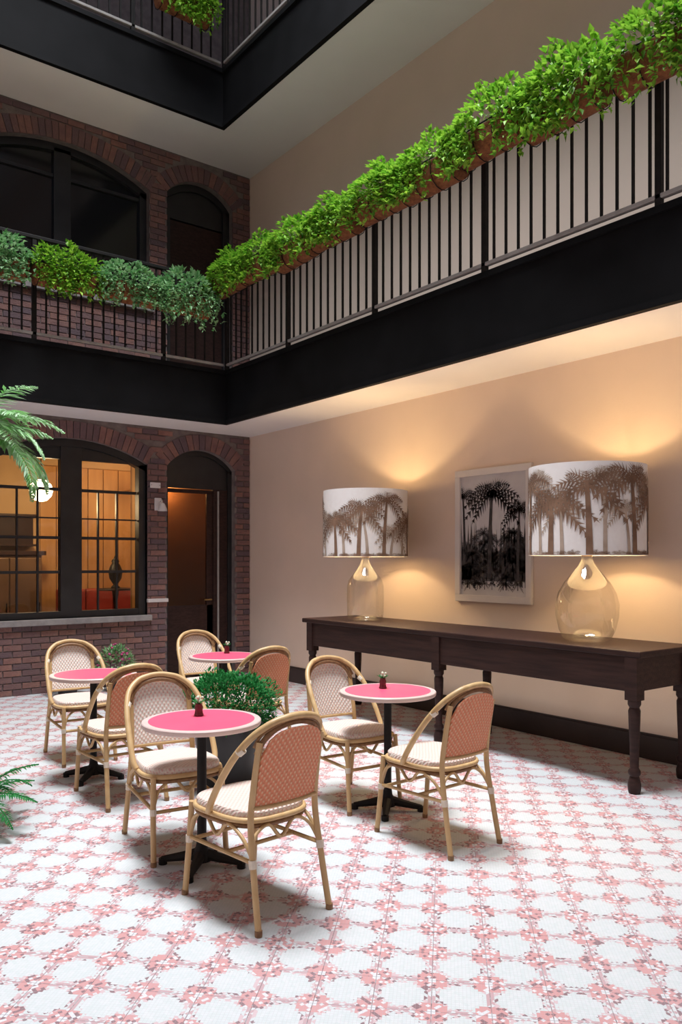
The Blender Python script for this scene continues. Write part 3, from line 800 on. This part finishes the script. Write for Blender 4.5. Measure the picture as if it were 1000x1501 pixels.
# ---- bistro chairs
def mir(pts): return [(-x, y, z) for x, y, z in pts]
def make_chair():
    t = empty('bistro_chair')
    # seat
    out = []
    n = 36
    for k in range(n):
        w = 2 * PI * k / n; c, s = math.cos(w), math.sin(w)
        sx = math.copysign(abs(c) ** 0.62, c); sy = math.copysign(abs(s) ** 0.62, s)
        hw = 0.205 + 0.014 * sy
        out.append((sx * hw, 0.015 + sy * 0.225))
    st = MB()
    for sc_, z in ((0.97, 0.438), (1.0, 0.445), (1.0, 0.468), (0.97, 0.476), (0.8, 0.481), (0.5, 0.482), (0.2, 0.481)):
        for (x, y) in out: st.v.append((x * sc_, 0.015 + (y - 0.015) * sc_, z))
    for i in range(6):
        for k in range(n): st.face((i * n + k, i * n + (k + 1) % n, (i + 1) * n + (k + 1) % n, (i + 1) * n + k))
    st.face(list(range(6 * n, 7 * n))); st.face(list(range(n))[::-1], 1)
    st.build('seat', [M['weave_seat'], M['rattan_dark']], t, smooth='auto')
    rim = [(x * 1.02, 0.015 + (y - 0.015) * 1.02, 0.436) for x, y in out]
    MB().tube(rim, 0.013, 8, closed=True).build('seat_frame', M['rattan'], t, smooth=True)
    rim2 = [(x * 0.99, 0.015 + (y - 0.015) * 0.99, 0.412) for x, y in out]
    MB().tube(rim2, 0.011, 6, closed=True).build('seat_apron', M['rattan_dark'], t, smooth=True)
    # legs, the rear ones run up as uprights of the back
    for s in (-1, 1):
        rl = catmull([(s * 0.195, -0.305, 0.0), (s * 0.187, -0.262, 0.22), (s * 0.178, -0.226, 0.44), (s * 0.172, -0.240, 0.60), (s * 0.168, -0.276, 0.79)], 5)
        o = MB().tube(rl, 0.0145, 10).build('leg', M['rattan'], t, smooth='auto')
        MB().lathe([(0.0155, 0), (0.0165, 0.012), (0.016, 0.025)], 10, (s * 0.195, -0.304, 0)).build('foot_cap', M['rattan_dark'], o)
        fl = catmull([(s * 0.195, 0.265, 0.0), (s * 0.190, 0.240, 0.22), (s * 0.184, 0.222, 0.44)], 5)
        o = MB().tube(fl, 0.0145, 10).build('leg', M['rattan'], t, smooth='auto')
        MB().lathe([(0.0155, 0), (0.0165, 0.012), (0.016, 0.025)], 10, (s * 0.195, 0.264, 0)).build('foot_cap', M['rattan_dark'], o)
    # outer hoop of the back, sweeping from the seat sides up and back
    half = [(-0.218, 0.030, 0.440), (-0.229, 0.000, 0.485), (-0.229, -0.070, 0.590), (-0.218, -0.165, 0.715), (-0.186, -0.245, 0.808), (-0.125, -0.292, 0.862), (-0.06, -0.310, 0.882)]
    hoop = half + [(0, -0.315, 0.888)] + mir(half)[::-1]
    MB().tube(catmull(hoop, 6), 0.0155, 10).build('back_hoop', M['rattan'], t, smooth=True)
    half2 = [(-0.172, -0.258, 0.735), (-0.150, -0.280, 0.795), (-0.105, -0.296, 0.836), (-0.055, -0.304, 0.854)]
    h2 = catmull(half2 + [(0, -0.307, 0.860)] + mir(half2)[::-1], 6)
    MB().tube(h2, 0.0125, 8).build('inner_hoop', M['rattan_dark'], t, smooth=True)
    half3 = [(-0.178, -0.250, 0.765), (-0.158, -0.272, 0.815), (-0.108, -0.298, 0.852), (-0.055, -0.309, 0.870)]
    MB().tube(catmull(half3 + [(0, -0.313, 0.875)] + mir(half3)[::-1], 6), 0.008, 6).build('back_binding', M['rattan_dark'], t, smooth=True)
    # woven back panel
    pn = MB(); nx, nz = 12, 12
    def pt(i, j, d):
        u = -1 + 2 * i / nx; x = u * 0.163
        zt = 0.725 + 0.118 * math.sqrt(max(0, 1 - abs(u) ** 2.6))
        z = 0.512 + (zt - 0.512) * j / nz
        y = -0.232 - 0.30 * max(0, z - 0.52) ** 1.15 - 0.018 * (1 - u * u)
        return (x, y + d, z)
    for d in (0.006, -0.006):
        for j in range(nz + 1):
            for i in range(nx + 1): pn.v.append(pt(i, j, d))
    K = (nx + 1) * (nz + 1)
    for j in range(nz):
        for i in range(nx):
            a = j * (nx + 1) + i
            pn.face((a + 1, a, a + nx + 1, a + nx + 2), 0); pn.face((K + a, K + a + 1, K + a + nx + 2, K + a + nx + 1), 1)
    for i in range(nx):
        pn.face((i, i + 1, K + i + 1, K + i), 1); a = nz * (nx + 1) + i; pn.face((a + 1, a, K + a, K + a + 1), 1)
    for j in range(nz):
        a = j * (nx + 1); pn.face((a + nx + 1, a, K + a, K + a + nx + 1), 1); b = a + nx; pn.face((b, b + nx + 1, K + b + nx + 1, K + b), 1)
    pn.build('backrest', [M['weave_front'], M['weave_back']], t, smooth='auto', fix=False)
    MB().tube(catmull([(-0.175, -0.232, 0.505), (-0.09, -0.246, 0.503), (0, -0.251, 0.502), (0.09, -0.246, 0.503), (0.175, -0.232, 0.505)], 4), 0.011, 8).build('back_rail', M['rattan'], t, smooth=True)
    # stretchers and bent braces
    for s in (-1, 1):
        MB().tube([(s * 0.188, 0.232, 0.275), (s * 0.186, -0.25, 0.285)], 0.010, 8).build('stretcher', M['rattan'], t, smooth='auto')
        MB().tube(catmull([(s * 0.187, 0.232, 0.29), (s * 0.192, 0.19, 0.375), (s * 0.195, 0.09, 0.412), (s * 0.196, 0.0, 0.345), (s * 0.195, -0.08, 0.412), (s * 0.19, -0.18, 0.375), (s * 0.184, -0.245, 0.30)], 5), 0.0085, 6).build('brace', M['rattan'], t, smooth=True)
    for y, yy in ((0.232, 0.222), (-0.25, -0.215)):
        MB().tube(catmull([(-0.184, y, 0.29), (-0.15, yy, 0.375), (-0.07, yy * 0.97, 0.412), (0, yy * 0.96, 0.345), (0.07, yy * 0.97, 0.412), (0.15, yy, 0.375), (0.184, y, 0.29)], 5), 0.0085, 6).build('brace', M['rattan'], t, smooth=True)
    MB().tube([(-0.187, -0.06, 0.282), (0.187, -0.06, 0.282)], 0.010, 8).build('stretcher', M['rattan'], t, smooth='auto')
    MB().tube([(-0.187, 0.232, 0.262), (0.187, 0.232, 0.262)], 0.010, 8).build('stretcher', M['rattan'], t, smooth='auto')
    for s in (-1, 1):
        MB().tube([(s * 0.189, 0.237, 0.250), (s * 0.189, 0.235, 0.282)], 0.0175, 8).build('binding', M['binding'], t)
        MB().tube([(s * 0.186, -0.254, 0.262), (s * 0.186, -0.249, 0.296)], 0.0175, 8).build('binding', M['binding'], t)
        MB().tube([(s * 0.200, -0.205, 0.755), (s * 0.212, -0.185, 0.735)], 0.0185, 8).build('binding', M['binding'], t)
    return t
chair0 = make_chair()
CH = [(-3.805, -6.345, 5, 'rattan bistro chair nearest the camera, back to us, at the front left pink table'),
      (-3.77, -5.47, 172, 'rattan bistro chair facing us across the front left pink table, beside the bush'),
      (-2.50, -5.42, 176, 'rattan bistro chair facing us across the front right table, beside the console table'),
      (-2.56, -6.245, 2, 'rattan bistro chair with its coral back to us at the front right table'),
      (-3.655, -4.41, 0, 'rattan bistro chair with its back to us at the rear left table'),
      (-3.50, -3.24, 176, 'rattan bistro chair at the far left, below the lit window, facing us'),
      (-2.27, -3.05, 176, 'rattan bistro chair in front of the dark door, facing us, farthest from the camera'),
      (-2.43, -4.06, 0, 'rattan bistro chair at the rear right table, back to us, behind the bush')]
for k, (x, y, a, lab) in enumerate(CH):
    o = chair0 if k == 0 else copy_tree(chair0)
    o.location = (x, y, 0); o.rotation_euler = (0, 0, math.radians(a))
    tag(o, lab, 'chair', 'rattan bistro chairs')

# ---- bistro tables
def make_table():
    t = empty('bistro_table'); R = 0.295
    MB().lathe([(R - 0.03, 0.712), (R, 0.716), (R + 0.004, 0.722), (R + 0.004, 0.738), (R, 0.742), (R - 0.028, 0.7425)], 56).build('rim', M['rim'], t, smooth='auto')
    MB().lathe([(R - 0.03, 0.725), (R - 0.029, 0.7435), (0.0, 0.744)], 56).build('table_top', M['pink'], t, smooth='auto')
    MB().lathe([(0.10, 0.69), (0.11, 0.70), (0.11, 0.712)], 20).build('top_plate', M['iron'], t)
    MB().lathe([(0.024, 0.05), (0.024, 0.69)], 14).build('pole', M['iron'], t, smooth='auto')
    b = MB(); b.lathe([(0.05, 0.03), (0.052, 0.06), (0.03, 0.10), (0.026, 0.13)], 16)
    for k in range(4):
        a = PI / 4 + k * PI / 2; c, s = math.cos(a), math.sin(a)
        b.tube([(0.03 * c, 0.03 * s, 0.06), (0.10 * c, 0.10 * s, 0.045), (0.21 * c, 0.21 * s, 0.025)], [0.03, 0.024, 0.016], 8)
        b.lathe([(0.022, 0), (0.022, 0.03)], 10, (0.205 * c, 0.205 * s, 0))
    b.build('base', M['iron'], t, smooth='auto')
    return t
tab0 = make_table()
TB = [(-3.80, -5.84, 'round pink bistro table with cream rim, nearest the camera'),
      (-2.46, -5.73, 'round pink bistro table with cream rim in front of the console table'),
      (-3.64, -3.90, 'round pink bistro table with cream rim at the left, below the lit window'),
      (-2.37, -3.52, 'round pink bistro table with cream rim in front of the dark door, farthest back')]
for k, (x, y, lab) in enumerate(TB):
    o = tab0 if k == 0 else copy_tree(tab0)
    o.location = (x, y, 0); tag(o, lab, 'table', 'pink bistro tables')
def bud_vase():
    t = empty('bud_vase')
    MB().lathe([(0.0, 0.001), (0.022, 0.0), (0.026, 0.006), (0.022, 0.012), (0.020, 0.03), (0.022, 0.045), (0.017, 0.058), (0.019, 0.064)], 16).build('vase', M['vase'], t, smooth=True)
    rng = random.Random(4); p = MB(); l = MB()
    for k in range(12):
        a = rng.uniform(0, 2 * PI); r = rng.uniform(0, 0.022); z = rng.uniform(0.07, 0.10); c = (r * math.cos(a), r * math.sin(a), z)
        p.lathe([(0, -0.008), (0.008, -0.003), (0.009, 0.003), (0, 0.009)], 6, c)
    for k in range(8):
        a = k * PI / 4; l.poly([(0.004 * math.cos(a), 0.004 * math.sin(a), 0.06), (0.028 * math.cos(a - .3), 0.028 * math.sin(a - .3), 0.078), (0.04 * math.cos(a), 0.04 * math.sin(a), 0.083), (0.028 * math.cos(a + .3), 0.028 * math.sin(a + .3), 0.078)])
    p.build('blossom', M['petal'], t, smooth=True); l.build('leaves', M['leaf_dark'], t, fix=False)
    return t
v0 = bud_vase()
for k, (x, y, lab) in enumerate(((-3.77, -5.75, 'small dark red vase with pale blossoms on the nearest pink table'), (-2.44, -5.66, 'small dark red vase with pale blossoms on the pink table by the console'), (-2.28, -3.40, 'small dark red vase with pale blossoms on the farthest pink table'))):
    o = v0 if k == 0 else copy_tree(v0)
    o.location = (x, y, 0.744); tag(o, lab, 'vase', 'bud vases')

# ================================================================ plants
def leaf(mb_, p, d, up, L_, w):
    """a folded leaf of four triangles from p along d"""
    d = d.normalized(); s_ = d.cross(up)
    if s_.length < 1e-4: s_ = d.orthogonal()
    s_.normalize(); n_ = s_.cross(d)
    b = len(mb_.v)
    m = p + d * L_ * 0.45
    mb_.v += [tuple(p), tuple(m + s_ * w + n_ * w * 0.35), tuple(p + d * L_ - n_ * L_ * 0.12), tuple(m - s_ * w + n_ * w * 0.35), tuple(m)]
    mb_.face((b, b + 4, b + 1)); mb_.face((b + 1, b + 4, b + 2)); mb_.face((b, b + 3, b + 4)); mb_.face((b + 3, b + 2, b + 4))
def rdir(rng):
    while True:
        v = Vector((rng.uniform(-1, 1), rng.uniform(-1, 1), rng.uniform(-1, 1)))
        if 0.1 < v.length < 1: return v.normalized()
def planter_foliage(seed, n=520, trails=5, front=0):
    rng = random.Random(seed); mb_ = MB()
    for k in range(n):       # mound above the box, local: x along the box, -y outwards
        v = rdir(rng); v.z = abs(v.z) * 1.0 - 0.1
        r = rng.uniform(0.65, 1.05) ** 0.5
        bump = 1 + 0.25 * math.sin(seed + 9 * v.x) + 0.15 * math.sin(17 * v.x + seed)
        p = Vector((v.x * 0.40 * r, v.y * 0.21 * r - 0.02, 0.06 + v.z * 0.24 * r * bump))
        leaf(mb_, p, (v + rdir(rng) * 0.7 + Vector((0, -0.2, 0.1))), Vector((0, 0, 1)), rng.uniform(0.042, 0.072), rng.uniform(0.014, 0.024))
    for k in range(front):   # leaves spilling over the front of the box, leaving gaps
        x = rng.uniform(-0.40, 0.40)
        if math.sin(seed * 2.3 + 7.5 * x) > 0.1 and rng.random() < 0.93: continue
        z = 0.08 - 0.30 * rng.random() ** 1.2
        leaf(mb_, Vector((x, -0.15 - rng.uniform(0, 0.06), z)), rdir(rng) + Vector((0, -0.7, 0.1)), Vector((0, 0, 1)), rng.uniform(0.042, 0.072), rng.uniform(0.014, 0.024))
    for k in range(trails):
        x = rng.uniform(-0.36, 0.36); y = -0.15 + rng.uniform(-0.03, 0.03); L_ = rng.uniform(0.12, 0.38); m = int(L_ / 0.014)
        ph = rng.uniform(0, 6)
        for q in range(m):
            t = q / m; p = Vector((x + 0.03 * math.sin(ph + 5 * t), y - 0.05 * math.sin(PI * min(1, t * 1.5)), 0.06 - L_ * t))
            leaf(mb_, p, rdir(rng) + Vector((0, -0.5, -0.3)), Vector((0, 0, 1)), rng.uniform(0.035, 0.06), rng.uniform(0.012, 0.02))
    return mb_
def basket_mesh():
    b = MB(); prof = []
    m = 9
    for i in range(m + 1):
        a = PI * i / m
        prof.append((-0.125 * math.cos(a), -0.20 * math.sin(a) ** 0.7 + 0.04))
    xs_ = [-0.33, -0.31, 0.31, 0.33]; sc_ = [0.8, 1, 1, 0.8]
    for x, s_ in zip(xs_, sc_):
        for (y, z) in prof: b.v.append((x, y * s_, 0.04 + (z - 0.04) * s_))
    for j in range(3):
        for i in range(m): b.face((j * (m + 1) + i, j * (m + 1) + i + 1, (j + 1) * (m + 1) + i + 1, (j + 1) * (m + 1) + i))
    b.face(list(range(m + 1))); b.face(list(range(3 * (m + 1), 4 * (m + 1)))[::-1])
    return b
fol = [planter_foliage(s, 620, 10 + 6 * (s % 3), 620) for s in range(4)]
fol_left = [planter_foliage(s + 10, 600, 34, 420) for s in range(4)]
made = {}
def planter(x, y, z, rz, var, grey, label, left=False):
    key = (var, grey, left)
    if key not in made:
        t = empty('hanging_planter')
        b_ = basket_mesh().build('coir_liner', M['coir'], t, smooth='auto')
        rr = MB()
        rr.tube([(-0.345, -0.135, 0.045), (0.345, -0.135, 0.045), (0.345, 0.135, 0.045), (-0.345, 0.135, 0.045)], 0.006, 6, closed=True)
        for xx in (-0.3, -0.1, 0.1, 0.3):
            rr.tube([(xx, -0.137 * math.cos(PI * i / 8), 0.045 - 0.215 * math.sin(PI * i / 8) ** 0.7) for i in range(9)], 0.004, 5)
        rr.build('wire_cradle', M['iron'], t)
        MB().box(-0.30, 0.30, -0.10, 0.10, 0.0, 0.03).build('soil', M['soil'], t)
        fo_ = (fol_left if left else fol)[var].build('foliage', M['leaf_grey' if grey else 'leaf'], t, fix=False); fo_['kind'] = 'stuff'
        made[key] = t
    else: t = copy_tree(made[key])
    t.location = (x, y, z); t.rotation_euler = (0, 0, rz)
    for c in t.children:
        if c.name.startswith('foliage'): c.scale = (1.0, random.uniform(0.9, 1.1), random.uniform(0.85, 1.2))
    tag(t, label, 'planter', 'hanging planters on the railings')
    return t
ordn = ['first', 'second', 'third', 'fourth', 'fifth', 'sixth', 'seventh', 'eighth', 'ninth', 'tenth']
ys = [-1.30, -1.98, -2.66, -3.33, -4.00, -4.66, -5.32, -6.02, -6.72, -7.42]
for k, y in enumerate(ys):
    planter(-G1 - 0.16, y + random.uniform(-0.05, 0.05), 4.80 + random.uniform(-0.05, 0.04), -PI / 2 + random.uniform(-0.05, 0.05), (k * 3 + 1) % 4, False, 'coir planter of bright trailing greenery on the right railing, %s from the corner' % ordn[k])
for k, x in enumerate([-1.50, -2.18, -2.88, -3.60, -4.3]):
    planter(x, -G1 - 0.16, 4.55, 0.0, (k + 1) % 4, k in (0, 1, 3), 'coir planter of trailing foliage on the left railing, %s from the corner' % ordn[k], True)
planter(-1.55, -G2 - 0.16, 7.93, 0.0, 2, False, 'coir planter of green foliage on the top railing beside the upper corner')

# ---- clipped bush between the tables
def pot(parent, prof, m, n=28, sm='auto'): return MB().lathe(prof, n).build('pot', m, parent, smooth=sm)
bu = tag(empty('potted_bush', (-2.98, -4.66, 0)), 'low rounded green bush in a black pot between the tables', 'plant')
pot(bu, [(0.17, 0.0), (0.18, 0.01), (0.235, 0.42), (0.25, 0.43), (0.25, 0.47), (0.225, 0.47), (0.215, 0.43), (0.0, 0.42)], M['potblack'])
rng = random.Random(8); mb = MB()
for k in range(6500):
    v = rdir(rng); r = rng.uniform(0.55, 1.0) ** 0.4
    if v.z < -0.75: continue
    bump = 1 + 0.08 * math.sin(7 * v.x + 3 * v.z) + 0.07 * math.sin(9 * v.y + 5 * v.x)
    p = Vector((v.x * 0.34 * r * bump, v.y * 0.34 * r * bump, 0.56 + v.z * 0.21 * r * bump))
    leaf(mb, p, v + rdir(rng) * 0.8 + Vector((0, 0, 0.4)), Vector((0, 0, 1)), rng.uniform(0.022, 0.042), rng.uniform(0.006, 0.010))
mb.build('foliage', M['leaf_dark'], bu, fix=False)['kind'] = 'stuff'
st_ = MB()
for k in range(9):
    a = k * 0.7; st_.tube([(0, 0, 0.42), (0.12 * math.cos(a), 0.12 * math.sin(a), 0.58)], 0.006, 5)
st_.build('stems', M['stem'], bu)

# ---- fronds
def frond(mb_, base, az, el, L_, droop, nl, ll, lw, rng):
    """arching feathered frond; returns its rachis"""
    pts = []; p = Vector(base); e = el
    n = 14; h = Vector((math.cos(az), math.sin(az), 0))
    for k in range(n + 1):
        pts.append(p.copy()); d = h * math.cos(e) + Vector((0, 0, math.sin(e))); p = p + d * L_ / n; e -= droop / n
    side = Vector((-h.y, h.x, 0))
    for k in range(nl):
        t = 0.12 + 0.88 * k / nl; i = min(n - 1, int(t * n)); f_ = t * n - i
        q = pts[i].lerp(pts[i + 1], f_); d = (pts[i + 1] - pts[i]).normalized()
        l = ll * math.sin(PI * min(1, 0.22 + 0.76 * t)) * rng.uniform(0.85, 1.1)
        for s_ in (-1, 1):
            leaf(mb_, q, d * 0.75 + side * s_ + Vector((0, 0, rng.uniform(-0.35, 0.15))), Vector((0, 0, 1)), l, lw)
    return pts
pa = tag(empty('potted_palm', (-4.55, -4.16, 0)), 'tall potted palm with pale feathery fronds reaching in at the left edge', 'plant')
pot(pa, [(0.12, 0.0), (0.13, 0.01), (0.16, 0.32), (0.17, 0.33), (0.17, 0.37), (0.15, 0.37), (0.14, 0.33), (0.0, 0.32)], M['terracotta'])
MB().tube(catmull([(0, 0, 0.3), (0.02, 0.01, 0.9), (0.0, 0.02, 1.7), (0.01, 0.0, 2.32)], 6), 0.032, 8).build('trunk', M['bark'], pa, smooth=True)
rng = random.Random(21)
for k in range(28):
    mb = MB(); az = 2 * PI * k / 28 + rng.uniform(-0.2, 0.2)
    r = frond(mb, (0.01, 0, 2.3), az, rng.uniform(0.1, 1.2), rng.uniform(0.52, 0.74), rng.uniform(1.0, 2.2), 38, 0.16, 0.011, rng)
    mb.tube(r, [0.007 - 0.0004 * i for i in range(len(r))], 5)
    mb.build('frond', M['leaf_pale'], pa, fix=False)
fe = tag(empty('potted_fern', (-4.60, -4.56, 0)), 'low dark green spiky fern in a pot at the left edge of the floor', 'plant')
pot(fe, [(0.10, 0.0), (0.11, 0.01), (0.14, 0.16), (0.15, 0.165), (0.15, 0.19), (0.13, 0.19), (0.0, 0.17)], M['potblack'])
for k in range(16):
    mb = MB(); az = 2 * PI * k / 16 + rng.uniform(-0.15, 0.15)
    r = frond(mb, (0.02 * math.cos(az), 0.02 * math.sin(az), 0.17), az, rng.uniform(0.3, 1.2), rng.uniform(0.34, 0.46), rng.uniform(0.8, 1.5), 24, 0.09, 0.007, rng)
    mb.tube(r, 0.004, 5)
    mb.build('frond', M['leaf_dark'], fe, fix=False)

# ---- flowering pots below the window
def flower_pot(x, y, lab, petal, seed):
    t = tag(empty('flower_pot', (x, y, 0)), lab, 'plant', 'flower pots below the window')
    pot(t, [(0.09, 0.0), (0.10, 0.01), (0.125, 0.22), (0.135, 0.225), (0.135, 0.25), (0.115, 0.25), (0.0, 0.23)], M['potblack'], 20)
    rng = random.Random(seed); l = MB(); f_ = MB()
    for k in range(260):
        v = rdir(rng); v.z = abs(v.z)
        leaf(l, Vector((v.x * 0.19, v.y * 0.17, 0.28 + v.z * 0.22)), v + rdir(rng) * 0.6, Vector((0, 0, 1)), rng.uniform(0.05, 0.09), rng.uniform(0.012, 0.02))
    for k in range(26):
        v = rdir(rng); v.z = abs(v.z); c = (v.x * 0.21, v.y * 0.19, 0.30 + v.z * 0.25)
        f_.lathe([(0, -0.012), (0.016, 0.0), (0.012, 0.012), (0, 0.014)], 6, c)
    l.build('leaves', M['leaf_grey'], t, fix=False)['kind'] = 'stuff'; f_.build('blossom', petal, t, smooth=True)
flower_pot(-2.05, -0.33, 'potted plant with magenta blossoms against the brick below the right casement', M['petal_red'], 2)
flower_pot(-2.62, -0.33, 'potted plant with pale blossoms against the brick below the window mullion', M['petal'], 5)

# ---- small white fixture on the brick pier
sc1 = tag(empty('wall_sconce', (-1.365, -0.004, 2.24)), 'small white lantern fixture on the brick pier between window and door', 'fixture')
MB().box(-0.045, 0.045, -0.02, 0.0, -0.06, 0.10).build('back_plate', M['whitepaint'], sc1, bevel=0.004)
MB().tube([(0.02, -0.02, 0.05), (0.02, -0.08, 0.07), (0.02, -0.10, 0.03)], 0.009, 8).build('arm', M['whitepaint'], sc1, smooth=True)
MB().lathe([(0.022, 0.03), (0.055, -0.04), (0.06, -0.07)], 16, (0.02, -0.10, 0)).build('shade', M['whitepaint'], sc1, smooth='auto')
pq = tag(empty('wall_plaque', (-1.40, -0.004, 2.50)), 'small white plate high on the brick pier above the lantern fixture', 'plaque')
MB().box(-0.07, 0.07, -0.015, 0, -0.035, 0.035).build('plate', M['whitepaint'], pq, bevel=0.004)
for s in (-1, 1): MB().lathe([(0.006, 0), (0.004, 0.004)], 8, (s * 0.055, -0.018, 0)).build('screw', M['iron'], pq)
